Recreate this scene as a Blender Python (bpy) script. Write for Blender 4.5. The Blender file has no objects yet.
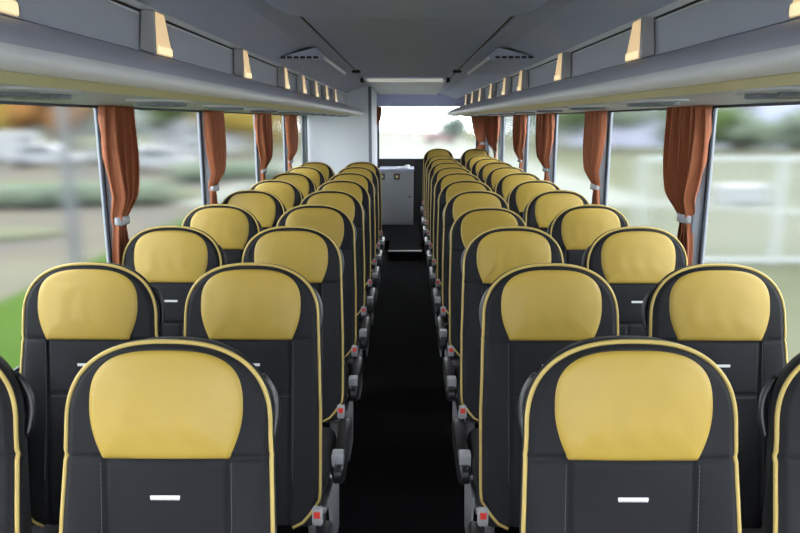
import bpy, bmesh, math, random
import numpy as np
from mathutils import Vector, Matrix
random.seed(7)
S = bpy.context.scene
COL = S.collection
PI = math.pi
CAMZ = 1.65

# ------------------------------------------------------------------ materials
def mat(name, col, rough=0.5, metal=0.0, var=0.06, scale=40.0, bump=0.0, bscale=300.0,
        emit=None, estr=0.0, spec=0.5, sheen=0.0):
    m = bpy.data.materials.new(name); m.use_nodes = True
    nt = m.node_tree; b = nt.nodes['Principled BSDF']
    b.inputs['Roughness'].default_value = rough
    b.inputs['Metallic'].default_value = metal
    b.inputs['Specular IOR Level'].default_value = spec
    if sheen: b.inputs['Sheen Weight'].default_value = sheen
    tc = nt.nodes.new('ShaderNodeTexCoord')
    n = nt.nodes.new('ShaderNodeTexNoise'); n.inputs['Scale'].default_value = scale
    n.inputs['Detail'].default_value = 3
    nt.links.new(tc.outputs['Object'], n.inputs['Vector'])
    mx = nt.nodes.new('ShaderNodeMix'); mx.data_type = 'RGBA'
    c = np.array(col, float)
    mx.inputs[6].default_value = (*np.clip(c * (1 - var), 0, 1), 1)
    mx.inputs[7].default_value = (*np.clip(c * (1 + var), 0, 1), 1)
    nt.links.new(n.outputs['Fac'], mx.inputs[0])
    nt.links.new(mx.outputs[2], b.inputs['Base Color'])
    if bump:
        n2 = nt.nodes.new('ShaderNodeTexNoise'); n2.inputs['Scale'].default_value = bscale
        nt.links.new(tc.outputs['Object'], n2.inputs['Vector'])
        bp = nt.nodes.new('ShaderNodeBump'); bp.inputs['Strength'].default_value = bump
        bp.inputs['Distance'].default_value = 0.002
        nt.links.new(n2.outputs['Fac'], bp.inputs['Height'])
        nt.links.new(bp.outputs['Normal'], b.inputs['Normal'])
    if emit:
        b.inputs['Emission Color'].default_value = (*emit, 1)
        b.inputs['Emission Strength'].default_value = estr
    return m

def patchy(name, cols, scale=0.2, rough=0.9):
    m = bpy.data.materials.new(name); m.use_nodes = True
    nt = m.node_tree; b = nt.nodes['Principled BSDF']; b.inputs['Roughness'].default_value = rough
    b.inputs['Specular IOR Level'].default_value = 0.0
    tc = nt.nodes.new('ShaderNodeTexCoord')
    n = nt.nodes.new('ShaderNodeTexNoise'); n.inputs['Scale'].default_value = scale; n.inputs['Detail'].default_value = 4
    r = nt.nodes.new('ShaderNodeValToRGB')
    e = r.color_ramp.elements
    while len(e) < len(cols): e.new(0.5)
    for i, c in enumerate(cols):
        e[i].position = 0.3 + 0.4 * i / max(1, len(cols) - 1); e[i].color = (*c, 1)
    nt.links.new(tc.outputs['Object'], n.inputs['Vector'])
    nt.links.new(n.outputs['Fac'], r.inputs['Fac']); nt.links.new(r.outputs['Color'], b.inputs['Base Color'])
    return m

def glass_mat(name, rough, tint):
    """slightly misted pane: rough refraction, coated against reflections"""
    m = bpy.data.materials.new(name); m.use_nodes = True
    nt = m.node_tree; nt.nodes.remove(nt.nodes['Principled BSDF'])
    b = nt.nodes.new('ShaderNodeBsdfRefraction'); b.inputs['Color'].default_value = (*tint, 1); b.inputs['IOR'].default_value = 1.45
    n = nt.nodes.new('ShaderNodeTexNoise'); n.inputs['Scale'].default_value = 3
    mr = nt.nodes.new('ShaderNodeMapRange')
    mr.inputs['To Min'].default_value = rough * 0.93; mr.inputs['To Max'].default_value = rough * 1.07
    nt.links.new(n.outputs['Fac'], mr.inputs['Value']); nt.links.new(mr.outputs['Result'], b.inputs['Roughness'])
    nt.links.new(b.outputs[0], nt.nodes['Material Output'].inputs['Surface'])
    return m

def cloth_mat(name, col, trans):
    m = mat(name, col, rough=0.75, var=0.12, scale=25, bump=0.15, bscale=500)
    nt = m.node_tree; b = nt.nodes['Principled BSDF']; out = nt.nodes['Material Output']
    t = nt.nodes.new('ShaderNodeBsdfTranslucent'); t.inputs['Color'].default_value = (*[min(1, c * 1.5) for c in col], 1)
    mx = nt.nodes.new('ShaderNodeMixShader'); mx.inputs[0].default_value = trans
    nt.links.new(b.outputs[0], mx.inputs[1]); nt.links.new(t.outputs[0], mx.inputs[2])
    nt.links.new(mx.outputs[0], out.inputs['Surface'])
    return m

M = dict(
    fabric=mat('charcoal_fabric', (0.0092, 0.0099, 0.0132), 0.75, var=0.22, scale=260, bump=0.25, bscale=900, spec=0.28, sheen=0.03),
    leather=mat('yellow_leather', (0.43, 0.295, 0.052), 0.42, var=0.05, scale=14, bump=0.12, bscale=420, spec=0.4),
    piping=mat('yellow_piping', (0.52, 0.38, 0.11), 0.5, var=0.08, scale=200),
    thread=mat('grey_thread', (0.10, 0.10, 0.105), 0.8),
    tag=mat('white_woven_tag', (0.85, 0.86, 0.88), 0.6, var=0.05, scale=400),
    black=mat('black_plastic', (0.016, 0.016, 0.018), 0.38, var=0.1),
    shell=mat('black_shell', (0.02, 0.02, 0.022), 0.5, var=0.1),
    greyp=mat('grey_plastic', (0.34, 0.35, 0.38), 0.4),
    steel=mat('brushed_steel', (0.55, 0.56, 0.58), 0.35, 0.85),
    red=mat('red_plastic', (0.75, 0.05, 0.03), 0.4),
    carpet=mat('black_carpet', (0.004, 0.004, 0.005), 0.95, var=0.35, scale=400, bump=0.4, bscale=700, spec=0.1),
    wallg=mat('grey_side_panel', (0.16, 0.165, 0.18), 0.7, var=0.05),
    white=mat('white_laminate', (0.84, 0.88, 0.93), 0.45, var=0.015, scale=3),
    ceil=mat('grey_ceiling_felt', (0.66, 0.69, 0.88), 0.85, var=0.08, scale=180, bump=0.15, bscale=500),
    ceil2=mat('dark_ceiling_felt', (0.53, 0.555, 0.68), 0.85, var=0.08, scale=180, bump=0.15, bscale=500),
    hatch=mat('bluish_ceiling_panel', (0.70, 0.75, 0.97), 0.8, var=0.06, scale=160),
    rack=mat('grey_rack_plastic', (0.58, 0.59, 0.69), 0.45, var=0.03, scale=30),
    rim=mat('silver_lit_rim', (0.86, 0.87, 0.91), 0.32, var=0.02, spec=0.6),  # silver for rails; for the rack rim, reflected light put into the colour
    cream=mat('pale_yellow_strip', (0.82, 0.74, 0.44), 0.5, var=0.03),
    under=mat('light_grey_underside', (0.56, 0.57, 0.60), 0.5, var=0.03),
    panel=mat('rack_back_panel', (0.52, 0.54, 0.62), 0.6, var=0.08, scale=300, bump=0.1, bscale=600),
    joint=mat('black_joint', (0.012, 0.012, 0.013), 0.6),
    post=mat('grey_pillar', (0.21, 0.23, 0.265), 0.55, var=0.03),
    rubber=mat('dark_rubber', (0.045, 0.055, 0.075), 0.6),
    dpost=mat('dark_grey_pillar', (0.13, 0.145, 0.165), 0.6),
    band=mat('blue_grey_header', (0.52, 0.54, 0.76), 0.7, var=0.04),
    curtain=cloth_mat('rust_curtain', (0.37, 0.118, 0.050), 0.10),
    counter=mat('blue_white_counter', (0.55, 0.58, 0.75), 0.2),
    cab=mat('light_grey_cabinet', (0.40, 0.41, 0.42), 0.5, var=0.02),
    brown=mat('brown_socket', (0.13, 0.07, 0.04), 0.5),
    lampface=mat('warm_diffuser', (0.85, 0.75, 0.6), 0.5, var=0.0, emit=(1.0, 0.66, 0.30), estr=0.58),
    glow_strip=mat('warm_glow_strip', (0.9, 0.8, 0.6), 0.5, var=0.0, emit=(1.0, 0.78, 0.42), estr=0.85),
    lampbody=mat('lamp_housing', (0.46, 0.45, 0.44), 0.45, var=0.03),
    lightbar=mat('light_bar_diffuser', (0.8, 0.82, 0.72), 0.4, var=0.0, emit=(1.0, 1.0, 0.85), estr=0.32),
    glass=glass_mat('misted_side_glass', 0.075, (0.90, 0.92, 0.92)),
    rglass=glass_mat('misted_rear_glass', 0.10, (0.97, 0.98, 0.98)),
    # outdoors
    grass=patchy('dry_meadow', [(0.050, 0.055, 0.036), (0.066, 0.070, 0.048), (0.080, 0.080, 0.062)], 0.12),
    lawn=patchy('green_lawn', [(0.022, 0.045, 0.008), (0.034, 0.058, 0.014)], 0.3),
    asphalt=patchy('worn_asphalt', [(0.050, 0.052, 0.054), (0.066, 0.060, 0.050), (0.074, 0.074, 0.056)], 0.25),
    concrete=patchy('pale_concrete', [(0.105, 0.112, 0.098), (0.125, 0.13, 0.12)], 0.3),
    hazeleaf=patchy('hazed_leaves', [(0.055, 0.075, 0.062), (0.075, 0.092, 0.08)], 1.0),  # haze put into the leaf colour
    pale=mat('pale_paint', (0.17, 0.18, 0.2), 0.6),
    offwhite=mat('white_paint', (0.13, 0.135, 0.14), 0.5),
    carblue=mat('blue_car_paint', (0.06, 0.085, 0.13), 0.3),
    cargrey=mat('silver_car_paint', (0.14, 0.145, 0.155), 0.3),
    cardark=mat('dark_car_paint', (0.025, 0.0275, 0.0325), 0.3),
    tyre=mat('tyre_rubber', (0.01, 0.01, 0.01), 0.8),
    carglass=mat('dark_window', (0.025, 0.03, 0.035), 0.1),
    bark=mat('tree_bark', (0.045, 0.03, 0.02), 0.9),
    leafg=patchy('green_leaves', [(0.025, 0.0425, 0.015), (0.05, 0.065, 0.025)], 1.2),
    leafy=patchy('yellow_leaves', [(0.11, 0.08, 0.015), (0.14, 0.105, 0.03)], 1.2),
    leafo=patchy('orange_leaves', [(0.095, 0.045, 0.015), (0.125, 0.065, 0.025)], 1.2),
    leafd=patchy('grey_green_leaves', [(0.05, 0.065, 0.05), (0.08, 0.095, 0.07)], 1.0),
    lilac=mat('lilac_cladding', (0.19, 0.2, 0.26), 0.7, var=0.06, scale=0.3),
    tan=mat('tan_render', (0.135, 0.1, 0.065), 0.8),
    roof=mat('red_roof', (0.11, 0.04, 0.025), 0.8),
    hazy=patchy('hazy_hillside', [(0.08, 0.095, 0.085), (0.11, 0.12, 0.115)], 0.02),  # distance haze put into the pale hillside colour
    lampgrey=mat('lamp_post_grey', (0.050, 0.056, 0.062), 0.6),
    zinc=mat('galvanised_steel', (0.21, 0.225, 0.23), 0.5, 0.2),
)

# ------------------------------------------------------------------ helpers
def mesh_obj(name, verts, faces, m, parent=None, smooth=False):
    me = bpy.data.meshes.new(name)
    me.from_pydata([tuple(v) for v in verts], [], [tuple(f) for f in faces])
    bm = bmesh.new(); bm.from_mesh(me)
    bmesh.ops.remove_doubles(bm, verts=bm.verts, dist=1e-6)
    bmesh.ops.recalc_face_normals(bm, faces=bm.faces)
    bm.to_mesh(me); bm.free()
    me.materials.append(m)
    if smooth:
        for p in me.polygons: p.use_smooth = True
    o = bpy.data.objects.new(name, me); COL.objects.link(o)
    if parent: o.parent = parent
    return o

class MB:
    """collects shapes of one part into one mesh"""
    def __init__(s): s.v = []; s.f = []
    def add(s, v, f):
        n = len(s.v); s.v += [tuple(a) for a in v]; s.f += [tuple(i + n for i in q) for q in f]; return s
    def box(s, x0, x1, y0, y1, z0, z1, bev=0.0, seg=2, rot=None):
        bm = bmesh.new(); bmesh.ops.create_cube(bm, size=1)
        for v in bm.verts:
            v.co = Vector(((x0 + x1) / 2 + v.co.x * (x1 - x0), (y0 + y1) / 2 + v.co.y * (y1 - y0), (z0 + z1) / 2 + v.co.z * (z1 - z0)))
        if bev: bmesh.ops.bevel(bm, geom=list(bm.edges), offset=bev, segments=seg, profile=0.5, affect='EDGES')
        if rot is not None:
            c = Vector(((x0 + x1) / 2, (y0 + y1) / 2, (z0 + z1) / 2))
            for v in bm.verts: v.co = rot @ (v.co - c) + c
        bm.verts.index_update()
        s.add([v.co[:] for v in bm.verts], [[v.index for v in f.verts] for f in bm.faces]); bm.free(); return s
    def prism(s, prof, y0, y1):           # profile in (x,z) extruded along y
        n = len(prof)
        v = [(x, y0, z) for x, z in prof] + [(x, y1, z) for x, z in prof]
        f = [(i, (i + 1) % n, n + (i + 1) % n, n + i) for i in range(n)] + [tuple(range(n)), tuple(range(2 * n - 1, n - 1, -1))]
        return s.add(v, f)
    def tube(s, pts, r, n=8, caps=True):
        pts = [Vector(p) for p in pts]; v = []; f = []
        rs = r if hasattr(r, '__len__') else [r] * len(pts)
        up = Vector((0.0123, 0.987, 0.16)).normalized()
        for i, p in enumerate(pts):
            t = (pts[min(i + 1, len(pts) - 1)] - pts[max(i - 1, 0)]).normalized()
            a = up - t * up.dot(t)
            if a.length < 1e-3: a = Vector((1, 0, 0)) - t * t.x
            a.normalize(); b = t.cross(a); up = a
            for k in range(n):
                q = 2 * PI * k / n
                v.append(p + (a * math.cos(q) + b * math.sin(q)) * rs[i])
        for i in range(len(pts) - 1):
            for k in range(n):
                f.append((i * n + k, i * n + (k + 1) % n, (i + 1) * n + (k + 1) % n, (i + 1) * n + k))
        if caps:
            f.append(tuple(range(n - 1, -1, -1))); f.append(tuple(range((len(pts) - 1) * n, len(pts) * n)))
        return s.add(v, f)
    def cyl(s, p0, p1, r, n=16): return s.tube([p0, p1], r, n)
    def blob(s, c, r, sub=2, noise=0.0, sq=(1, 1, 1)):
        bm = bmesh.new(); bmesh.ops.create_icosphere(bm, subdivisions=sub, radius=1)
        for v in bm.verts:
            k = r * (1 + random.uniform(-noise, noise))
            v.co = Vector((c[0] + v.co.x * k * sq[0], c[1] + v.co.y * k * sq[1], c[2] + v.co.z * k * sq[2]))
        bm.verts.index_update()
        s.add([v.co[:] for v in bm.verts], [[v.index for v in f.verts] for f in bm.faces]); bm.free(); return s
    def build(s, name, m, parent=None, smooth=False, angle=None):
        o = mesh_obj(name, s.v, s.f, m, parent, smooth or angle is not None)
        if angle is not None:
            me = o.data; me.set_sharp_from_angle(angle=math.radians(angle))
        return o

def empty(name, loc=(0, 0, 0), rz=0):
    o = bpy.data.objects.new(name, None); COL.objects.link(o); o.empty_display_size = 0.1
    o.location = loc; o.rotation_euler = (0, 0, rz); return o
def tag(o, label=None, cat=None, group=None, kind=None):
    if label: o['label'] = label
    if cat: o['category'] = cat
    if group: o['group'] = group
    if kind: o['kind'] = kind
    return o
def struct(o, label=None, cat=None):
    o['kind'] = 'structure'
    if label: o['label'] = label
    if cat: o['category'] = cat
    return o
def copy_tree(o, parent=None):
    c = o.copy(); COL.objects.link(c)
    if parent: c.parent = parent
    for ch in o.children: copy_tree(ch, c)
    return c
ORD = ['', 'first', 'second', 'third', 'fourth', 'fifth', 'sixth', 'seventh', 'eighth', 'ninth', 'tenth', 'eleventh', 'twelfth']

# ------------------------------------------------------------------ the seat
VTOP, V0, ARCH, PEXP = 0.817, 0.637, 0.180, 2.45
VH = 0.577                     # bottom edge of the yellow panel
def wbase(v):                  # half width before the arch
    if v < 0.12: return 0.202 + 0.020 * math.sin(v / 0.12 * PI / 2)
    if v < 0.36: return 0.222
    return 0.222 - 0.009 * min(1, (v - 0.36) / 0.27)
def hw(v, ins=0.0):
    w = wbase(v) - ins
    if v <= V0: return w
    t = min(1.0, (v - V0) / (ARCH - ins))
    return w * max(0.0, 1 - t ** PEXP) ** (1 / PEXP)
def rho(u, v):
    a = abs(u) / wbase(v)
    if v <= V0: return a
    return min(1.0, (a ** PEXP + ((v - V0) / ARCH) ** PEXP) ** (1 / PEXP))
def sm(a, b, x):
    t = max(0.0, min(1.0, (x - a) / (b - a))); return t * t * (3 - 2 * t)
def gauss(x, s): return math.exp(-(x / s) ** 2)
US = 0.124
def front(u, v):
    r = rho(u, v); a = abs(u)
    w = 0.020 * sm(0.10, 0.19, a) * (1 - sm(0.42, 0.60, v)) + 0.012 * sm(0.42, 0.62, v) + 0.010 * math.cos(min(1, a / 0.22) * PI / 2)
    w += 0.012 * sm(0.35, 0.15, v) * (1 - sm(0.1, 0.19, a))
    w -= 0.030 * max(0.0, (r - 0.90) / 0.10) ** 2.4
    g = 0.0080 * gauss(a - US, 0.0050) * sm(VH + 0.004, VH - 0.004, v)
    g += 0.0075 * gauss(v - VH, 0.0050)
    if a < US: g += 0.008 * gauss(v - (VH - 0.17), 0.005)
    if v < VH - 0.17: g += 0.005 * gauss(a - 0.042, 0.005)
    # padded quilting between the seams
    if a < US and VH - 0.17 < v < VH: w += 0.005 * math.sin(PI * (v - VH + 0.17) / 0.17) ** 0.6 * math.cos(a / US * PI / 2) ** 0.5
    g += 0.005 * gauss(r - 0.935, 0.02)
    return w - g
def back(u, v):
    r = rho(u, v)
    th = 0.100 - 0.03 * sm(0.3, 0.8, v)
    return -0.042 - (th - 0.042) * max(0.0, 1 - r ** 4) ** 0.5
def P(u, v, w): return (u, -w, v)          # upright; the object is tilted about its hip

def make_backrest():
    vs = list(np.linspace(0.0, V0, 118)) + [V0 + ARCH * math.sin(t) for t in np.linspace(0, PI / 2, 44)[1:-1]] + [VTOP - 1e-5]
    ss = np.concatenate([np.linspace(-1, -0.86, 8)[:-1], np.linspace(-0.86, 0.86, 80), np.linspace(0.86, 1, 8)[1:]])
    sb = np.linspace(1, -1, 24)[1:-1]
    V = []; F = []; n = len(ss) + len(sb)
    for v in vs:
        h = max(hw(v), 0.0008)
        for s in ss: V.append(P(s * h, v, front(s * h, v)))
        for s in sb: V.append(P(s * h, v, back(s * h, v)))
    for i in range(len(vs) - 1):
        for k in range(n): F.append((i * n + k, i * n + (k + 1) % n, (i + 1) * n + (k + 1) % n, (i + 1) * n + k))
    F.append(tuple(range(n))); F.append(tuple(range((len(vs) - 1) * n, len(vs) * n)))
    return mesh_obj('backrest', V, F, M['fabric'], None, True)

PT = 0.795
VM = 0.680
PX = 2.9
def ph(v):                                   # half width of the yellow panel
    vm = VM
    if v >= vm: return 0.156 * max(0.0, 1 - ((v - vm) / (PT - vm)) ** PX) ** (1 / PX)
    return 0.126 + 0.030 * math.sin((v - VH) / (vm - VH) * PI / 2) ** 0.85
def make_headpanel(parent):
    vs = [VH + 0.0005, VH + 0.003] + list(np.linspace(VH + 0.006, VM, 30)) + [VM + (PT - VM) * math.sin(t) for t in np.linspace(0, PI / 2, 30)[1:-1]] + [PT - 1e-5]
    ss = np.concatenate([np.linspace(-1, -0.94, 5)[:-1], np.linspace(-0.94, 0.94, 50), np.linspace(0.94, 1, 5)[1:]])
    V = []; F = []; n = len(ss)
    for v in vs:
        h = max(ph(v), 0.0008)
        for s in ss:
            u = s * h
            # inset distance to the outline
            if v > VM: r = ((abs(u) / 0.156) ** PX + ((v - VM) / (PT - VM)) ** PX) ** (1 / PX)
            else: r = abs(s)
            e = min((1 - r) * 0.13, v - VH)
            lift = -0.004 + 0.0085 * (1 - math.exp(-max(0, e) / 0.0045)) + 0.006 * sm(0.0, 0.07, e)
            wr = 0.0005 * math.sin(u * 95 + 3 * math.sin(v * 21)) * sm(0.01, 0.05, e) * gauss(v - 0.645, 0.07)
            V.append(P(u, v, front(u, max(v, VH + 0.012)) + lift + wr))
    for i in range(len(vs) - 1):
        for k in range(n - 1): F.append((i * n + k, i * n + k + 1, (i + 1) * n + k + 1, (i + 1) * n + k))
    o = mesh_obj('headrest_panel', V, F, M['leather'], parent, True)
    sol = o.modifiers.new('Solidify', 'SOLIDIFY'); sol.thickness = 0.004; sol.offset = 0
    tag(o, 'yellow leather headrest panel')
    return o
def make_piping(parent):
    ins = 0.0050
    R = []
    for v in np.linspace(0.075, V0, 50): R.append((hw(v, ins), v))
    for t in np.linspace(0, PI / 2, 30)[1:]: 
        v = V0 + (ARCH - ins) * math.sin(t); R.append((max(0, hw(v, ins)), v))
    low = [(0.135, -0.004), (0.165, 0.012), (0.185, 0.035), (0.2, 0.055)]
    R = low + R
    pts = [(-u, v) for u, v in R] + [(u, v) for u, v in reversed(R[:-1])]
    b = MB(); b.tube([P(u, v, front(u, max(v, 0.0)) + 0.0045) for u, v in pts], 0.0047, 8)
    o = b.build('piping', M['piping'], parent, smooth=True); tag(o, 'yellow piping around the backrest edge'); return o
def make_stitching(parent):
    b = MB()
    def dash(u0, v0, u1, v1):
        L = math.hypot(u1 - u0, v1 - v0); k = int(L / 0.009)
        for i in range(k):
            a0 = i / k; a1 = (i + 0.8) / k
            A = (u0 + (u1 - u0) * a0, v0 + (v1 - v0) * a0); B = (u0 + (u1 - u0) * a1, v0 + (v1 - v0) * a1)
            b.tube([P(A[0], A[1], front(*A) + 0.0004), P(B[0], B[1], front(*B) + 0.0004)], 0.0008, 5)
    for s in (-1, 1):
        dash(s * (US + 0.008), 0.14, s * (US + 0.008), VH - 0.008)
        dash(s * 0.05, 0.14, s * 0.05, VH - 0.18)
    dash(-US + .004, VH - 0.178, US - .004, VH - 0.178)
    o = b.build('stitching', M['thread'], parent); tag(o, 'pale grey stitching along the seams'); return o
def make_tag(parent):
    b = MB(); v = VH - 0.078
    w = front(0, v) + 0.0012
    b.box(-0.030, 0.030, -w - 0.0012, -w + 0.001, v - 0.0028, v + 0.0042, 0.0006, 1)
    for i in range(11):
        x = -0.027 + i * 0.0054
        b.box(x - 0.0015, x + 0.0015, -w - 0.0012, -w + 0.001, v - 0.0048, v - 0.0027)
    o = b.build('woven_tag', M['tag'], parent); tag(o, 'small white woven tag'); return o
def make_handle(side, parent):
    pts = []
    for t in np.linspace(0, 1, 16):
        v = 0.735 - 0.13 * t
        out = 0.007 * math.sin(PI * t) ** 0.7
        u = hw(min(v, VTOP)) - 0.012 + out
        w = -0.050 - 0.010 * math.sin(PI * t)
        pts.append(P(side * u, v, w))
    b = MB(); b.tube(pts, [0.007 + 0.003 * math.sin(PI * t) for t in np.linspace(0, 1, 16)], 10)
    o = b.build('grab_handle', M['black'], parent, smooth=True); tag(o, 'black plastic grab handle on the shoulder'); return o

def make_cushion(parent):
    nx, ny = 24, 28; V = []; F = []
    # superellipsoid cushion
    for j in range(ny + 1):
        ph_ = -PI / 2 + PI * j / ny
        for i in range(nx * 2):
            th = 2 * PI * i / (nx * 2)
            cs = lambda a, e: math.copysign(abs(math.cos(a)) ** e, math.cos(a))
            sn = lambda a, e: math.copysign(abs(math.sin(a)) ** e, math.sin(a))
            x = 0.205 * cs(ph_, .5) * cs(th, .35); y = 0.245 * cs(ph_, .5) * sn(th, .35); z = 0.068 * sn(ph_, .5)
            V.append((x, y - 0.265, z + 0.368 - 0.03 * (y / .245) * .5))
    n = nx * 2
    for j in range(ny):
        for i in range(n): F.append((j * n + i, j * n + (i + 1) % n, (j + 1) * n + (i + 1) % n, (j + 1) * n + i))
    return mesh_obj('seat', V, F, M['fabric'], parent, True)

def make_seat(side, aisle):
    """side: -1 / +1 = x direction of the aisle"""
    root = empty('coach_seat')
    make_cushion(root)
    bk = MB(); bk.box(-0.20, 0.20, -0.48, 0.04, 0.262, 0.292, 0.008); bk.build('seat_frame', M['steel'], root)
    for sx in (-0.13, 0.13):
        l = MB(); l.box(sx - 0.02, sx + 0.02, -0.34, -0.10, 0.0, 0.262, 0.006)
        l.build('leg', M['steel'], root)
    b = make_backrest(); b.parent = root; b.location = (0, 0, 0.415); b.rotation_euler = (-math.radians(12), 0, 0)
    make_headpanel(b); make_piping(b); make_stitching(b); make_tag(b); make_handle(side, b)
    if aisle:
        s = side
        def bx(mb, x0, x1, *a): return mb.box(min(s * x0, s * x1), max(s * x0, s * x1), *a)
        c = MB()                                   # long rounded side console along the seat cushion
        prof = []
        for t in np.linspace(0, 2 * PI, 28, endpoint=False):
            y = -0.185 + 0.215 * math.copysign(abs(math.cos(t)) ** .7, math.cos(t)); z = 0.375 + 0.058 * math.copysign(abs(math.sin(t)) ** .7, math.sin(t)) + .05 * (y + .185)
            prof.append((y, z))
        n = len(prof); V = []
        for x, k in ((0.212, .94), (0.218, 1.0), (0.246, 1.0), (0.254, .93)):
            for y, z in prof: V.append((s * x, -0.185 + (y + 0.185) * k, 0.375 + (z - 0.375) * k))
        F = [tuple(range(n)), tuple(range(3 * n, 4 * n))]
        for j in range(3):
            for i in range(n): F.append((j * n + i, j * n + (i + 1) % n, (j + 1) * n + (i + 1) % n, (j + 1) * n + i))
        cons = mesh_obj('side_console', V, F, M['black'], root, True); cons.data.set_sharp_from_angle(angle=math.radians(50))
        lv = MB(); bx(lv, 0.208, 0.252, -0.372, -0.315, 0.368, 0.440, 0.007); tag(lv.build('recline_lever', M['greyp'], cons, angle=40), 'grey release lever')
        tb = MB(); bx(tb, 0.165, 0.212, -0.395, -0.37, 0.355, 0.372, 0.003); tb.build('lever_pin', M['steel'], cons)
        bu = MB(); bx(bu, 0.200, 0.232, -0.062, -0.036, 0.445, 0.500, 0.006)
        bo = bu.build('belt_buckle', M['greyp'], root, angle=40); tag(bo, 'grey belt buckle')
        rb = MB(); bx(rb, 0.206, 0.226, -0.066, -0.056, 0.472, 0.493, 0.002); tag(rb.build('release_button', M['red'], bo), 'red release button')
        st = MB(); bx(st, 0.210, 0.222, -0.055, -0.035, 0.33, 0.445, 0.002); st.build('buckle_stalk', M['black'], bo)
        pl = MB(); x = s * 0.206
        V = [(x, -0.42, 0.30), (x, -0.06, 0.30), (x, -0.12, 0.0), (x, -0.34, 0.0)]
        V += [(x - s * 0.008, a[1], a[2]) for a in V]
        pl.add(V, [(0, 1, 2, 3), (7, 6, 5, 4), (0, 4, 5, 1), (1, 5, 6, 2), (2, 6, 7, 3), (3, 7, 4, 0)])
        tag(pl.build('side_plate', M['greyp'], root), 'light grey pedestal side plate')
    return root

Y1, PITCH = 1.362 - 0.165, 0.78
XLA, XLW, XRA, XRW = -0.484, -0.990, 0.450, 0.973
protos = {'LA': make_seat(1, True), 'LW': make_seat(1, False), 'RA': make_seat(-1, True), 'RW': make_seat(-1, False)}
used = set()
def place_seat(key, x, row, last, raised=0.0, lean=12.0, note=None):
    o = protos[key]
    if key in used:
        o = copy_tree(o)
    used.add(key)
    if row == 1 and key[1] == 'W': x -= .013
    o.location = (x, Y1 + (row - 1) * PITCH, raised)
    sd = 'left' if key[0] == 'L' else 'right'
    wh = 'aisle' if key[1] == 'A' else 'window'
    if note: lab = note
    elif row == 1: lab = 'nearest coach seat, black with yellow headrest, in the %s-hand %s column' % (sd, wh)
    elif row == last: lab = 'rearmost coach seat, black with yellow headrest, in the %s-hand %s column' % (sd, wh)
    else: lab = 'black coach seat with yellow headrest, %s back in the %s-hand %s column' % (ORD[row], sd, wh)
    tag(o, lab, 'seat', 'coach seats in rows on both sides of the aisle')
    for ch in o.children:
        if ch.name.startswith('backrest'): ch.rotation_euler = (-math.radians(lean), 0, 0)
    return o
lean = lambda: 12 + random.uniform(-0.7, 0.7)
# the mirrored copies must be made from the first seat of each column before it is tilted
for r in range(1, 10):
    place_seat('LA', XLA, r, 9, lean=lean()); place_seat('LW', XLW, r, 9, lean=lean())
for r in range(1, 13):
    up = 0.05 if r == 12 else 0.0
    if r == 1: place_seat('RA', XRA, r, 12, 0.006, 10.2)
    elif r == 4: place_seat('RA', XRA, r, 12, lean=19, note='slightly reclined coach seat, fourth back in the right-hand aisle column')
    elif r == 12:
        place_seat('RA', XRA, r, 12, up, lean(), 'raised rearmost coach seat right of the aisle, before the rear window')
        place_seat('RW', XRW, r, 12, up, lean(), 'raised rearmost coach seat by the right-hand windows, before the rear curtain'); continue
    else: place_seat('RA', XRA, r, 12, up, lean())
    place_seat('RW', XRW, r, 12, up, lean())

# ------------------------------------------------------------------ shell of the coach
YF, YR = -2.2, 11.1
XW = 1.245
struct(MB().box(-XW - .05, XW + .05, YF, YR + .1, -0.06, 0.0).build('floor', M['carpet']), 'black carpeted floor of the coach with the aisle')
st = MB().box(-0.215, 0.185, 8.24, 9.0, 0.0, 0.12, 0.004).box(-0.45, 0.185, 9.0, YR - .01, 0.0, 0.12, 0.004)
struct(st.build('floor_step', M['carpet']), 'black carpeted step at the rear end of the aisle')
tag(MB().box(-0.215, 0.185, 8.232, 8.262, 0.112, 0.126, 0.003).build('step_nosing', M['steel']), 'thin silver metal strip across the aisle on the step edge', 'metal strip')
struct(MB().box(0.195, XW, 9.2, YR - .01, 0.0, 0.05, 0.004).build('floor_plinth', M['carpet']), 'low black plinth under the rearmost right seats')

ZS, ZT = 0.84, CAMZ + 0.060        # window sill and top
for sd, nm in ((-1, 'left'), (1, 'right')):
    a, b = sorted((sd * XW, sd * (XW + .05)))
    struct(MB().box(a, b, YF, YR + .05, 0.0, ZS).build('wall_' + nm, M['wallg']), 'dark grey side panel below the %s-hand windows' % nm)
    a, b = sorted((sd * XW, sd * (XW + .05)))
    struct(MB().box(a, b, YF, YR + .05, ZT, 2.10).build('wall_%s_upper' % nm, M['under']), 'grey header above the %s-hand windows behind the rack' % nm)
    a, b = sorted((sd * (XW - .03), sd * (XW + .0)))
    yend = 8.8 if sd < 0 else YR - .05
    struct(MB().box(a, b, YF, yend, ZS - .05, ZS, 0.006).build('trim_sill_' + nm, M['dpost']), 'dark sill under the %s-hand windows' % nm)

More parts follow.
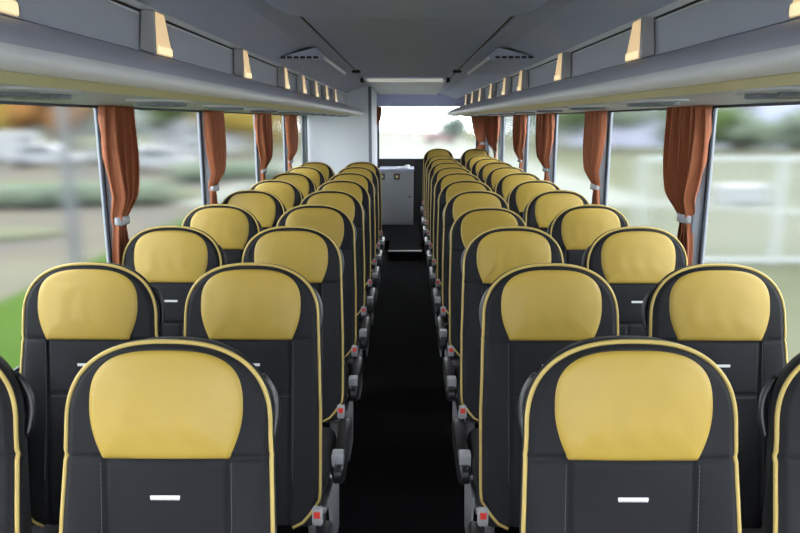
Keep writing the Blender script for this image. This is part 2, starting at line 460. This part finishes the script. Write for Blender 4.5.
posts = {-1: [-2.15, -.1, 1.45, 2.98, 4.43, 6.05, 7.45, 8.74], 1: [-2.15, -.1, 1.48, 3.02, 4.52, 6.12, 7.55, 9.4, 11.0]}
wn = 0
cnt = 0
for sd in (-1, 1):
    nm = 'left' if sd < 0 else 'right'
    for i, y in enumerate(posts[sd]):
        cnt += 1
        a, b = sorted((sd * (XW - .022), sd * (XW + .05)))
        w = 0.05
        o = MB().box(a, b, y - w + .012, y + w, ZS, ZT, 0.006).build('trim_%d' % cnt, M['post'])
        if sd < 0 and i == 7: 
            o.data.materials[0] = M['dpost']
        struct(o, 'grey window pillar, %s of the %s-hand side from the front' % (ORD[i + 1], nm))
    for i in range(len(posts[sd]) - 1):
        wn += 1
        y0, y1 = posts[sd][i] + .05, posts[sd][i + 1] - .05 + .012
        a, b = sorted((sd * (XW + .022), sd * (XW + .028)))
        o = MB().box(a, b, y0 + .018, y1 - .018, ZS + .02, ZT - .012).build('window_%d' % wn, M['glass'])
        struct(o, 'misted side window, %s on the %s-hand side from the front' % (ORD[i + 1], nm))
        fr = MB(); c, d = sorted((sd * (XW + .019), sd * (XW + .032)))
        fr.box(c, d, y0, y0 + .018, ZS, ZT).box(c, d, y1 - .018, y1, ZS, ZT).box(c, d, y0 + .018, y1 - .018, ZS, ZS + .02).box(c, d, y0 + .018, y1 - .018, ZT - .010, ZT)
        fr.build('window_frame', M['rubber'], o)

# rear wall with window
RX0, RX1, RZ0, RZ1 = -0.44, 1.10, 1.05, 1.86
rw = MB()
rw.box(-XW - .05, RX0, YR, YR + .08, 0, 2.10).box(RX1, XW + .05, YR, YR + .08, 0, 2.10).box(RX0, RX1, YR, YR + .08, 0, RZ0)
struct(rw.build('wall_rear', M['joint']), 'black rear wall around the rear window')
struct(MB().box(RX0 - .10, XW, YR - .06, YR + .08, RZ1, 2.10, .004).box(0.20, 0.24, YR - .075, YR - .06, RZ1 + .05, RZ1 + .16).build('wall_rear_header', M['band']), 'blue-grey header panel above the rear window')
wn += 1
o = struct(MB().box(RX0 + .015, RX1 - .015, YR + .03, YR + .036, RZ0 + .015, RZ1 - .01).build('window_%d' % wn, M['rglass']), 'bright misted rear window')
fr = MB().box(RX0, RX0 + .015, YR - .005, YR + .06, RZ0, RZ1).box(RX1 - .015, RX1, YR - .005, YR + .06, RZ0, RZ1).box(RX0 + .015, RX1 - .015, YR - .005, YR + .06, RZ0, RZ0 + .015)
fr.build('window_frame', M['rubber'], o)
struct(MB().box(RX0 - .085, RX0 - .005, YR - .05, YR, 0.12, RZ1 - .0, .004).build('trim_rear_post', M['post']), 'grey post left of the rear window')

# white cubicle at the left rear
wc = MB().box(-XW, -0.458, 8.85, YR - .01, 0.0, 2.085, 0.004)
struct(wc.build('wall_cubicle', M['white']), 'white cubicle wall behind the left-hand seats')
struct(MB().box(-0.470, -0.432, 8.835, 8.875, 0.0, 2.06, 0.006).build('trim_cubicle_corner', M['post']), 'grey corner strip on the white cubicle')

# ceiling
CZ = 2.075
c = MB().prism([(-0.435, CZ), (0.435, CZ), (0.435, CZ + .03), (-0.435, CZ + .03)], YF, 8.1)
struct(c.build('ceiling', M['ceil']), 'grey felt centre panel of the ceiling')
for sd, nm in ((-1, 'left'), (1, 'right')):
    pr = [(sd * .452, CZ - .004), (sd * .56, CZ - .030), (sd * .755, CZ - .105), (sd * .765, CZ - .08), (sd * .56, CZ - .0), (sd * .452, CZ + .024)]
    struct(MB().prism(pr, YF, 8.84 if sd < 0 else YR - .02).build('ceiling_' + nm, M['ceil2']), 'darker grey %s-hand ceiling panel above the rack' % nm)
    a, b = sorted((sd * .430, sd * .458))
    struct(MB().box(a, b, 2.98, 6.2, CZ + .006, CZ + .028).build('trim_ceiling_%s' % nm, M['joint']), 'black joint beside the %s of the ceiling centre panel' % nm)
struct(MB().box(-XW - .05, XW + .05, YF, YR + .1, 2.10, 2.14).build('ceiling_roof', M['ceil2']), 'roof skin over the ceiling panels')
rc = MB(); prof = []
for t in np.linspace(0, 1, 9): prof.append((8.1 + 2.95 * t, CZ + .005 - .045 * t ** 2))
V = []; F = []
for k, (y, z) in enumerate(prof):
    for x, dz in ((-.43, 0), (-.3, .004), (.3, .004), (.46, 0), (.46, .024), (-.43, .024)): V.append((x, y, z + dz))
for k in range(len(prof) - 1):
    for i in range(6): F.append((k * 6 + i, k * 6 + (i + 1) % 6, (k + 1) * 6 + (i + 1) % 6, (k + 1) * 6 + i))
F += [tuple(range(6)), tuple(range(len(V) - 6, len(V)))]
struct(mesh_obj('ceiling_rear', V, F, M['under'], None), 'pale curved rear end of the ceiling')
# lowered panel near the camera
hp = [(-.48, YF), (.48, YF), (.48, 2.62), (.455, 2.80), (.38, 2.92), (-.38, 2.92), (-.455, 2.80), (-.48, 2.62)]
n = len(hp); V = [(x, y, CZ - .028) for x, y in hp] + [(x * .985, y + .01, CZ + .0) for x, y in hp]
F = [tuple(range(n)), tuple(range(2 * n - 1, n - 1, -1))] + [(i, (i + 1) % n, n + (i + 1) % n, n + i) for i in range(n)]
tag(mesh_obj('ceiling_hatch', V, F, M['hatch']), 'bluish lowered ceiling panel with rounded corners above the nearest seats', 'ceiling panel')
# side air ducts hanging under the ceiling
for sd, nm in ((-1, 'left'), (1, 'right')):
    root = empty('ceiling_vent_unit', (0, 4.0, CAMZ))
    V = []
    for y in (0.0, 1.25):
        for x, z in ((.735, .330), (.455, .325), (.445, .345), (.50, .392), (.735, .334)): V.append((sd * x, y, z))
    F = [(0, 1, 2, 3, 4), (9, 8, 7, 6, 5)] + [(i, (i + 1) % 5, 5 + (i + 1) % 5, 5 + i) for i in range(5)]
    mesh_obj('duct_panel', V, F, M['ceil2'], root)
    e = MB().tube([(sd * .448, -.004, .334), (sd * .448, 1.25, .334)], .010, 8); tag(e.build('edge_strip', M['rim'], root), 'silver edge strip')
    for i in range(6):
        x = sd * (.50 + .036 * i)
        MB().box(x - .013, x + .013, -.006, .004, .334, .346).build('slot', M['joint'], root)
    tag(root, 'grey ceiling duct with dark slots and silver edge above the %s-hand rack' % nm, 'ceiling duct', 'pair of ceiling ducts')
# rear light bar
root = empty('ceiling_light_bar', (-.015, 7.35, CZ))
MB().box(-.42, .42, -.05, .10, -.030, 0, .004).build('housing', M['ceil'], root)
MB().box(-.385, .385, -.062, .05, -.040, -.012, .008).build('diffuser', M['lightbar'], root)
for s in (-1, 1):
    MB().box(s * .435 - .018, s * .435 + .018, -.06, .11, -.045, 0, .006).build('end_cap', M['joint'], root)
tag(root, 'pale light bar across the ceiling towards the rear', 'ceiling light')
for s, nm in ((-1, 'left'), (1, 'right')):
    tag(MB().box(s * .435 - .035, s * .435 + .035, 6.2, 6.33, CZ - .022, CZ - .0005, .006).build('ceiling_bracket', M['joint']), 'small black bracket at the %s end of the ceiling joint' % nm, 'bracket', 'black ceiling brackets')

# ------------------------------------------------------------------ luggage racks, lamps
LY = {-1: [1.24, 2.07, 3.14, 4.17, 4.88, 5.56, 6.27, 7.05], 1: [1.27, 2.23, 3.31, 4.42, 5.14, 5.96, 6.83, 7.62, 8.4]}
H = lambda h: CAMZ + h
for sd, nm in ((-1, 'left'), (1, 'right')):
    y0, y1 = -1.6, (8.80 if sd < 0 else 9.15)
    root = empty('luggage_rack', (0, 0, 0))
    top = [(.74, .189), (.69, .1745), (.64, .159), (.575, .134), (.545, .117), (.528, .104), (.520, .094)]
    sh = [(sd * x, H(h)) for x, h in [(1.235, .20)] + top + [(.53, .080), (.58, .068), (1.235, .068)]]
    MB().prism(sh, y0, y1).build('shelf', M['rack'], root, angle=30)
    MB().prism([(sd * x, H(h)) for x, h in [(.5195, .0985), (.513, .091), (.513, .081), (.520, .072), (.533, .0645), (.545, .066), (.532, .085)]], y0, y1 + .01).build('rim', M['rim'], root, angle=50)
    MB().prism([(sd * x, H(h)) for x, h in [(.534, .0640), (.600, .0540), (.606, .058), (.606, .068), (.56, .068)]], y0, y1).build('underside_strip', M['cream'], root)
    MB().prism([(sd * x, H(h)) for x, h in [(.607, .064), (.625, .060), (.75, .059), (1.21, .064), (1.235, .060), (1.235, .068), (.607, .068)]], y0, y1).build('underside', M['under'], root)
    ys = [y0] + LY[sd] + [y1]
    for k in range(len(ys) - 1):
        a, b = ys[k] + .004, ys[k + 1] - .004
        MB().prism([(sd * x, H(h)) for x, h in [(.738, .190), (.742, .288), (.755, .288), (.755, .190)]], a, b).build('back_panel', M['panel'], root)
        MB().prism([(sd * x, H(h)) for x, h in [(.744, .289), (.744, .306), (.76, .306), (.76, .289)]], a + .02, b - .02).build('rail_groove', M['joint'], root)
    for h0, h1, x in ((.288, .2935, .741), (.303, .322, .745)):
        MB().prism([(sd * q, H(h)) for q, h in [(x - .004, h0), (x - .002, h1), (x + .02, h1), (x + .02, h0)]], y0, y1).build('rail', M['rim'], root)
    MB().box(*sorted((sd * .765, sd * 1.235)), y1 - .012, y1, H(.2), H(.34)).build('end_panel', M['panel'], root)
    # service pods on the underside
    k = 0
    for k in range(11):
        yc = 0.62 + k * PITCH
        V = []; F = []; n = 24
        for r, z in ((1.0, .061), (1.0, .055), (.9, .0505), (.80, .052)):
            for i in range(n):
                t = 2 * PI * i / n
                V.append((sd * .745 + .09 * r * math.cos(t), yc + .16 * r * math.sin(t), H(z)))
        for j in range(3):
            for i in range(n): F.append((j * n + i, j * n + (i + 1) % n, (j + 1) * n + (i + 1) % n, (j + 1) * n + i))
        F += [tuple(range(n)), tuple(range(3 * n, 4 * n))]
        sp = mesh_obj('service_panel', V, F, M['under'], root, True); sp.data.set_sharp_from_angle(angle=math.radians(40))
        for dy in (-.065, .065):
            MB().cyl((sd * .745, yc + dy, H(.053)), (sd * .745, yc + dy, H(.043)), .055, 16).build('air_nozzle', M['dpost'], sp)
    tag(root, 'grey overhead luggage rack with silver-grey rim lightened for reflection and pale yellow underside, %s of the aisle' % nm, 'luggage rack', 'pair of luggage racks')

def lamp(sd):
    """trapezoid lamp on the back of the rack; its glowing face looks at the aisle"""
    root = empty('rack_lamp')
    X = lambda a: sd * a
    def solid(b0, b1, t0, t1, xf, xk, zbf, zbk, xtf, xtk, zt):
        V = [(X(xf), b0, zbf), (X(xf), b1, zbf), (X(xk), b1, zbk), (X(xk), b0, zbk), (X(xtf), t0, zt), (X(xtf), t1, zt), (X(xtk), t1, zt), (X(xtk), t0, zt)]
        return V, [(0, 1, 2, 3), (7, 6, 5, 4), (0, 4, 5, 1), (1, 5, 6, 2), (2, 6, 7, 3), (3, 7, 4, 0)]
    hb = MB(); hb.add(*solid(-.070, .070, -.040, .040, .690, .7365, H(.1765), H(.191), .698, .7365, H(.302))); o = hb.build('housing', M['lampbody'], root)
    bv = o.modifiers.new('Bevel', 'BEVEL'); bv.width = .007; bv.segments = 3
    df = MB(); df.add(*solid(-.062, .062, -.033, .033, .686, .700, H(.181), H(.181), .694, .708, H(.296))); d = df.build('diffuser', M['lampface'], root)
    bv = d.modifiers.new('Bevel', 'BEVEL'); bv.width = .003; bv.segments = 2
    tag(d, 'glowing warm white diffuser')
    MB().box(min(X(.6835), X(.690)), max(X(.6835), X(.690)), -.056, .056, H(.182), H(.204), .003).build('glow_strip', M['glow_strip'], d)  # added strip imitating the brighter lower end of the glowing diffuser
    return root
for sd, nm in ((-1, 'left'), (1, 'right')):
    p = lamp(sd); cps = [p] + [copy_tree(p) for _ in LY[sd][1:]]
    for i, (o, y) in enumerate(zip(cps, LY[sd])):
        o.location = (0, y, 0)
        where = 'nearest' if i == 0 else ('farthest' if i == len(cps) - 1 else ORD[i + 1])
        tag(o, 'warm glowing wedge-shaped lamp, %s along the %s-hand rack' % (where, nm), 'lamp', 'lamps along the luggage racks')

# ------------------------------------------------------------------ curtains
def curtain(side, y0, y1, yw, label, ztop=ZT - .002, zbot=0.98, ztie=1.235, group='rust curtains tied back between the windows', rear=None, seed=0):
    rnd = random.Random(seed)
    root = empty('curtain', (0, 0, 0))
    nt_, nz = 150, 44; V = []; F = []
    ph1 = rnd.uniform(0, 6); npl = rnd.choice([7, 8])
    W0 = y1 - y0; c0 = (y0 + y1) / 2
    for j in range(nz + 1):
        z = ztop + (zbot - ztop) * j / nz
        if z > ztie:
            q = (ztop - z) / (ztop - ztie); k = 1 - q ** 3.2
            wd = 0.085 + (W0 - 0.085) * (0.12 * (1 - q) + 0.88 * k); cc = c0 + (yw - c0) * q ** 1.4
        else:
            q = (ztie - z) / (ztie - zbot); wd = 0.085 + 0.075 * math.sin(min(1, q * 1.4) * PI / 2); cc = yw
        amp = 0.030 * min(1, 0.45 + 0.55 * wd / W0) if z > ztie - .02 else 0.011
        xo = 1.182 + .040 * sm(ztie + .12, ztie - .01, z)
        for i in range(nt_ + 1):
            t = i / nt_
            a = 2 * PI * npl * t + ph1
            dep = -amp * (2 * abs(math.sin(a / 2 + .5 * math.sin(2.5 * z + ph1))) ** .85 - 1) * (1 + .25 * math.sin(a * .5 + 4)) + .15 * amp * math.sin(5 * t + 9 * z)
            tt = t + .030 * math.sin(a * 1.0 + 1.5)
            along = cc + (tt - .5) * wd
            if rear is None: V.append((side * (xo + dep * .95), along, z))
            else: V.append((along, rear + dep, z))
    n = nt_ + 1
    for j in range(nz):
        for i in range(nt_): F.append((j * n + i, j * n + i + 1, (j + 1) * n + i + 1, (j + 1) * n + i))
    o = mesh_obj('cloth', V, F, M['curtain'], root, True)
    sol = o.modifiers.new('Solidify', 'SOLIDIFY'); sol.thickness = .0025
    if zbot < ztie - .02:
        b = MB(); n = 28; V = []; F = []
        for rr, dz in ((1, -.018), (1.06, -.012), (1.06, .012), (1, .018), (.8, .018), (.8, -.018)):
            for i in range(n):
                t = 2 * PI * i / n
                p, q = .050 * rr * math.cos(t), .026 * rr * math.sin(t)
                V.append((side * 1.212 + q, yw + p, ztie + dz) if rear is None else (yw + p, rear + q, ztie + dz))
        for j in range(6):
            for i in range(n): F.append((j * n + i, j * n + (i + 1) % n, ((j + 1) % 6) * n + (i + 1) % n, ((j + 1) % 6) * n + i))
        tag(mesh_obj('tie_band', V, F, M['greyp'], root, True), 'grey clip holding the cloth together')
    tag(root, label, 'curtain', group)
    return root
LC = [(2.80, 3.07, 2.95), (4.22, 4.56, 4.42), (5.68, 6.14, 5.98), (7.05, 7.6, 7.4)]
RC = [(2.84, 3.22, 3.04), (4.30, 4.68, 4.52), (5.85, 6.42, 6.14), (7.2, 7.85, 7.55), (9.25, 10.5, 9.75)]
for i, c in enumerate(LC):
    curtain(-1, *c, 'rust-orange tied curtain, %s on the left-hand windows' % ['nearest', 'second from the front', 'third from the front', 'farthest'][i], seed=i)
for i, c in enumerate(RC):
    curtain(1, *c, 'rust-orange tied curtain, %s on the right-hand windows' % ['nearest', 'second from the front', 'third from the front', 'fourth from the front', 'farthest'][i], seed=i + 20)
curtain(1, 0.98, 1.21, 1.17, 'rust-orange curtain hanging at the right edge of the rear window', ztop=RZ1 - .005, zbot=1.15, ztie=1.30, rear=YR - .075, group='rear window curtains', seed=40)
curtain(1, -.545, -.375, -.47, 'short rust-orange curtain at the left edge of the rear window', ztop=RZ1 - .005, zbot=1.58, ztie=1.60, rear=YR - .085, group='rear window curtains', seed=41)

# ------------------------------------------------------------------ galley cabinet
root = empty('galley_cabinet', (-.145, 10.4, .12))
MB().box(-.255, .25, 0, .53, 0, .80, .004).build('body', M['cab'], root)
dr = MB().box(-.245, .24, -.014, 0, .03, .635, .004).build('door', M['cab'], root)
MB().cyl((.195, -.014, .42), (.195, -.024, .42), .014).build('lock', M['joint'], dr)
fp = MB().box(-.245, .24, -.014, 0, .65, .785, .004).build('front_panel', M['cab'], root)
for x in (-.215, .005):
    s_ = MB().box(x - .045, x + .045, -.024, -.014, .675, .765, .005).build('socket', M['brown'], fp)
    MB().cyl((x, -.024, .72), (x, -.030, .72), .02).build('socket_button', M['cream'], s_)
MB().box(-.265, .26, -.02, .53, .80, .835, .006).build('worktop', M['counter'], root)
sk = MB(); sk.tube([(.10 + .09 * math.cos(t), .12 + .07 * math.sin(t), .842) for t in np.linspace(0, 2 * PI, 25)], .012, 8)
sk.build('sink_rim', M['steel'], root, smooth=True)
MB().tube([(.19, .22, .83), (.19, .22, .862), (.17, .19, .872), (.12, .14, .865)], .012, 10).build('tap', M['steel'], root, smooth=True)
tag(root, 'light grey galley cabinet with sockets and worktop at the end of the aisle', 'cabinet')

# ------------------------------------------------------------------ outdoors
GZ = -1.25
struct(MB().box(-160, 160, -60, 260, GZ - .3, GZ).build('ground', M['grass']), 'grass and earth outside the coach')
struct(MB().box(-70, -6.6, -20, 62, GZ, GZ + .02).build('ground_car_park', M['asphalt']), 'grey car park outside the left-hand windows')
struct(MB().box(-8, 9, 24, 150, GZ, GZ + .03).build('ground_forecourt', M['concrete']), 'yard behind the coach, coloured pale to wash out the rear view')  # glare of the rear view put into the pale ground colour
struct(MB().box(-6.6, -1.6, -20, 40, GZ, GZ + .03).build('ground_lawn', M['lawn']), 'green lawn strip beside the left of the coach')
V = []; F = []
pp = [(3.6, 30), (8, 24.5), (12, 22), (17, 20.5), (24, 20), (40, 20)]
for x, y in pp: V += [(x, y, GZ + .04), (x, y + 1.6, GZ + .04), (x, y + 1.6, GZ), (x, y, GZ)]
for i in range(len(pp) - 1):
    for k in range(4): F.append((i * 4 + k, i * 4 + (k + 1) % 4, i * 4 + 4 + (k + 1) % 4, i * 4 + 4 + k))
F += [(0, 1, 2, 3), (20, 21, 22, 23)]
struct(mesh_obj('path', V, F, M['concrete']), 'pale curved path outside the right-hand windows')

def tree(x, y, h, r, m, label):
    root = empty('tree', (x, y, GZ))
    t = MB().tube([(0, 0, 0), (.05, 0, h * .3), (-.05, .05, h * .6)], [.25, .18, .1], 8)
    for a in range(4): t.tube([(0, 0, h * .35), (r * .6 * math.cos(a * 1.6), r * .6 * math.sin(a * 1.6), h * .65)], [.12, .05], 6)
    t.build('trunk', M['bark'], root)
    c = MB()
    for i in range(26):
        a = random.uniform(0, 2 * PI); q = random.random() ** .5; zz = random.uniform(.32, 1)
        k = math.sqrt(max(.05, 1 - ((zz - .62) / .42) ** 2))
        c.blob((r * q * k * math.cos(a), r * q * k * math.sin(a), h * zz), r * random.uniform(.28, .45), 2, .12)
    c.build('crown', m, root)
    tag(root, label, 'tree', 'trees outside the windows')
def car(x, y, rz, paint, label, van=False):
    root = empty('parked_van' if van else 'parked_car', (x, y, GZ + .02), rz)
    L = 2.2
    if van: pr = [(-2.5, .35), (2.5, .35), (2.5, 1.0), (2.0, 1.2), (1.5, 2.15), (-2.4, 2.2), (-2.5, 1.9)]; wp = [(1.0, 1.25), (1.75, 1.25), (1.38, 1.95), (1.0, 1.95)]
    else: pr = [(-2.1, .3), (2.1, .3), (2.15, .7), (1.2, .9), (.5, 1.4), (-1.1, 1.42), (-1.8, .95), (-2.15, .85)]; wp = [(-1.45, .95), (.95, .95), (.42, 1.33), (-1.0, 1.34)]
    b = MB(); n = len(pr)
    V = [(a, -.85, z) for a, z in pr] + [(a, .85, z) for a, z in pr]
    F = [tuple(range(n)), tuple(range(2 * n - 1, n - 1, -1))] + [(i, (i + 1) % n, n + (i + 1) % n, n + i) for i in range(n)]
    b.add(V, F); o = b.build('body', paint, root); bv = o.modifiers.new('Bevel', 'BEVEL'); bv.width = .08; bv.segments = 2
    for s in (-1, 1):
        V = [(a, s * .852, z) for a, z in wp] + [(a, s * .862, z) for a, z in wp]
        MB().add(V, [(0, 1, 2, 3), (7, 6, 5, 4), (0, 4, 5, 1), (1, 5, 6, 2), (2, 6, 7, 3), (3, 7, 4, 0)]).build('side_window', M['carglass'], root)
        for a in (-1.3, 1.35): MB().cyl((a, s * .70, .32), (a, s * .88, .32), .32, 20).build('wheel', M['tyre'], root)
    tag(root, label, 'van' if van else 'car', 'vehicles parked outside')
def house(x, y, w, d, h, rz, wall, label, roofm):
    root = empty('house', (x, y, GZ), rz)
    MB().box(-w / 2, w / 2, -d / 2, d / 2, 0, h).build('wall', wall, root)
    MB().prism([(-w / 2 - .3, h), (w / 2 + .3, h), (0, h + w * .28)], -d / 2 - .3, d / 2 + .3).build('roof', roofm, root)
    k = max(2, int(w / 3))
    for i in range(k):
        xx = -w / 2 + (i + .5) * w / k
        for zz in (1.0, h - 1.7):
            MB().box(xx - .5, xx + .5, -d / 2 - .04, -d / 2 + .02, zz, zz + 1.2).build('window', M['carglass'], root)
    tag(root, label, 'building', 'buildings outside')
def post(x, y, h, r, label):
    root = empty('street_lamp', (x, y, GZ))
    MB().tube([(0, 0, 0), (0, 0, h)], [r, r * .75], 12).build('pole', M['lampgrey'], root)
    MB().box(-.1, .7, -.1, .1, h - .05, h + .08, .03).build('lamp_head', M['cargrey'], root)
    tag(root, label, 'street lamp', 'street lamps')

def hedge(x, y, L, h, rz, m, label):
    root = empty('hedge', (x, y, GZ), rz)
    c = MB()
    for i in range(int(L / .45)): c.blob((-L / 2 + .45 * i + .2, random.uniform(-.15, .15), h * .52), h * .55, 2, .12, (1, .9, .85))
    c.build('foliage', m, root)
    t = MB()
    for i in range(int(L / 1.2)): t.cyl((-L / 2 + 1.2 * i + .5, 0, 0), (-L / 2 + 1.2 * i + .5, 0, h * .5), .03, 6)
    t.build('stem', M['bark'], root)
    tag(root, label, 'hedge', 'hedges on the car park')
hedge(-11.0, 23.5, 6, .9, .25, M['leafd'], 'low grey-green hedge on the car park behind the nearest left-hand curtain')
hedge(-20, 21.5, 8, .8, .25, M['leafo'], 'low rust-brown hedge at the left edge of the car park')
hedge(-8.6, 34, 5, 1.0, .6, M['leafd'], 'low grey-green hedge seen through the second left-hand window')
for q, (x, y, a, b) in enumerate([(-12, 17.5, 3.2, 1.3), (-16, 31, 6, 1.6), (-10, 27, 2.2, 2.5)]):
    V = []; n = 28
    for z in (GZ + .02, GZ + .14):
        V += [(x + a * math.cos(2 * PI * i / n), y + b * math.sin(2 * PI * i / n), z) for i in range(n)]
    struct(mesh_obj('ground_island', V, [tuple(range(n)), tuple(range(n, 2 * n))] + [(i, (i + 1) % n, n + (i + 1) % n, n + i) for i in range(n)], M['grass']), 'dry grassy island on the car park, %s from the coach' % ORD[q + 1])
# left side
post(-5.75, 11.9, 6.5, .10, 'grey street lamp post seen through the nearest left-hand window')
post(-13.5, 29.5, 7, .09, 'thinner grey street lamp post farther out left beside the parked cars')
car(-27, 48, .3, M['offwhite'], 'white van parked beyond the nearest left-hand window', True)
car(-22.5, 44, .2, M['cargrey'], 'silver car parked beyond the nearest left-hand window')
car(-18.5, 46, .2, M['offwhite'], 'white car parked left of the nearest curtain')
car(-26, 33, .5, M['carblue'], 'blue car parked low in the nearest left-hand window')
car(-14, 40, .3, M['cargrey'], 'silver car parked right of the nearest left-hand curtain')
car(-15.5, 55, .1, M['offwhite'], 'white car parked beyond the second left-hand window')
car(-20, 27, .9, M['cardark'], 'dark car parked nearest to the coach on the left')
house(-52, 74, 14, 8, 6, .3, M['offwhite'], 'white house with red roof beyond the car park', M['roof'])
house(-24, 84, 10, 8, 5.5, .1, M['pale'], 'pale house between autumn trees on the left', M['roof'])
house(-17, 96, 6, 7, 6.5, .1, M['tan'], 'narrow tan house beyond the left-hand windows', M['roof'])
for a in [(-46, 66, 8, 3.6, 'leafg', 'tall green tree left of the white house'), (-38, 62, 7, 3.2, 'leafy', 'yellow autumn tree nearest the white house'),
          (-34, 72, 9, 3.4, 'leafg', 'large green tree beyond the nearest left-hand window'), (-28.5, 57, 7.5, 2.6, 'leafo', 'orange autumn tree beside the nearest left-hand curtain'),
          (-22, 66, 8, 2.4, 'leafg', 'green tree between the left-hand curtains'), (-16, 64, 6, 2.0, 'leafy', 'yellow autumn tree between the left-hand curtains'),
          (-14.5, 74, 9, 2.4, 'leafd', 'grey-green tree beyond the third left-hand window'), (-12, 60, 4.2, 2.2, 'leafy', 'low yellow bush-like tree beyond the third left-hand window'),
          (-58, 60, 9, 4, 'leafy', 'yellow tree at the left edge of the view'), (-11.5, 90, 8.5, 2.4, 'leafo', 'orange tree beyond the farthest left-hand window')]:
    tree(a[0], a[1], a[2], a[3], M[a[4]], a[5])
# right side
root = empty('mesh_fence', (0, 14.2, GZ))
for x in (4.75, 7.55, 10.35, 13.15):
    MB().box(x - .06, x + .06, -.05, .05, 0, 2.2, .01).build('post', M['zinc'], root)
MB().box(4.75, 13.15, -.03, .03, 2.12, 2.2).box(4.75, 13.15, -.03, .03, .05, .13).build('rail', M['zinc'], root)
wm = MB()
for i in range(84): wm.box(4.8 + i * .1, 4.808 + i * .1, -.004, .004, .1, 2.15)
for i in range(20): wm.box(4.75, 13.15, -.006, -.002, .15 + i * .1, .157 + i * .1)
wm.build('wire_mesh', M['zinc'], root)
tag(root, 'pale grey wire mesh fence outside the right-hand windows', 'fence')
root = empty('storage_box', (11.7, 24.6, GZ), .2)
MB().box(-.85, .85, -.4, .4, .08, .62, .03).build('body', M['offwhite'], root)
MB().box(-.9, .9, -.45, .45, .62, .70, .02).build('lid', M['offwhite'], root)
for x in (-.6, .6): MB().box(x - .1, x + .1, -.35, .35, 0, .08).build('foot', M['zinc'], root)
tag(root, 'low white storage box beyond the fence on the right', 'box')
root = empty('industrial_hall', (45, 84, GZ), -.25)
MB().box(-26, 26, -8, 8, 0, 9.5).build('wall', M['lilac'], root)
MB().box(-26.3, 26.3, -8.3, 8.3, 9.5, 9.9).build('roof', M['pale'], root)
for i in range(7): MB().box(-22 + i * 7, -19.5 + i * 7, -8.1, -7.9, 3, 6).build('window', M['carglass'], root)
tag(root, 'long lilac-grey hall beyond the nearest right-hand window', 'building')
for a in [(31, 66, 2.7, 2.6, 'leafd', 'low grey-green bush before the lilac hall'), (39, 70, 2.9, 2.8, 'leafd', 'grey-green bush before the right end of the lilac hall'),
          (23.5, 58, 4.6, 2.6, 'leafg', 'green tree beyond the fence at the left end of the lilac hall'), (19.3, 66, 7, 2.5, 'leafd', 'tall grey-green tree beyond the second right-hand window'),
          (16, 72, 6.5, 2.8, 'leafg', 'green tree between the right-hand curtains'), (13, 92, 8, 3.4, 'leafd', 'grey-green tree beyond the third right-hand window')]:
    tree(a[0], a[1], a[2], a[3], M[a[4]], a[5])
tree(7.3, 108, 3.2, 1.9, M['hazeleaf'], 'small tree in haze-paled colour behind the rear window')
car(4.3, 93, .1, mat('hazed_red_paint', (0.11, .06, .06), .5), 'red car behind the rear window')  # haze put into the paint as a paler, duller red
# far hills on both sides
for sd, nm in ((-1, 'left'), (1, 'right')):
    V = []; F = []; N = 40
    for i in range(N + 1):
        t = i / N; x = sd * (24 + 150 * t); y = 150 - 60 * t
        h = 8 + 3 * math.sin(t * 9 + sd) + 2 * math.sin(t * 23)
        h *= sm(0, .12, t)
        V += [(x, y, GZ), (x, y + 8, GZ + h), (x, y + 30, GZ + h * .9), (x, y + 40, GZ)]
    for i in range(N):
        for k in range(4): F.append((i * 4 + k, i * 4 + (k + 1) % 4, i * 4 + 4 + (k + 1) % 4, i * 4 + 4 + k))
    F += [(0, 1, 2, 3), (4 * N, 4 * N + 1, 4 * N + 2, 4 * N + 3)]
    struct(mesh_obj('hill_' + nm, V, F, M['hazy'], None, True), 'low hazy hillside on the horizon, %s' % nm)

# ------------------------------------------------------------------ light
w = bpy.data.worlds.new('overcast_sky'); S.world = w; w.use_nodes = True
nt = w.node_tree; bg = nt.nodes['Background']
tc = nt.nodes.new('ShaderNodeTexCoord'); sp = nt.nodes.new('ShaderNodeSeparateXYZ')
rp = nt.nodes.new('ShaderNodeValToRGB')
rp.color_ramp.elements[0].position = 0.0; rp.color_ramp.elements[0].color = (0.90, 0.94, 1.0, 1)
rp.color_ramp.elements[1].position = 0.7; rp.color_ramp.elements[1].color = (0.97, 0.98, 1.0, 1)
nt.links.new(tc.outputs['Generated'], sp.inputs[0]); nt.links.new(sp.outputs['Z'], rp.inputs['Fac'])
nt.links.new(rp.outputs['Color'], bg.inputs['Color'])
bg.inputs['Strength'].default_value = 10.2

# ------------------------------------------------------------------ camera
F_PX, HOR, VPX = 700.0, 120.5, 406.5
cd = bpy.data.cameras.new('camera'); cam = bpy.data.objects.new('camera', cd); COL.objects.link(cam)
cd.sensor_width = 36; cd.lens = F_PX / 800 * 36; cd.clip_start = .05; cd.clip_end = 600
pitch = math.atan((266.5 - HOR) / F_PX); yaw = math.atan((VPX - 400) / F_PX * math.cos(pitch))
cam.location = (0, 0, CAMZ); cam.rotation_euler = (PI / 2 - pitch, 0, yaw)
S.camera = cam
S.view_settings.view_transform = 'Standard'; S.view_settings.look = 'None'
S.view_settings.gamma = 1; S.view_settings.exposure = 0.0; S.view_settings.use_curve_mapping = False
S.cycles.use_denoising = True
S.cycles.sample_clamp_indirect = 6
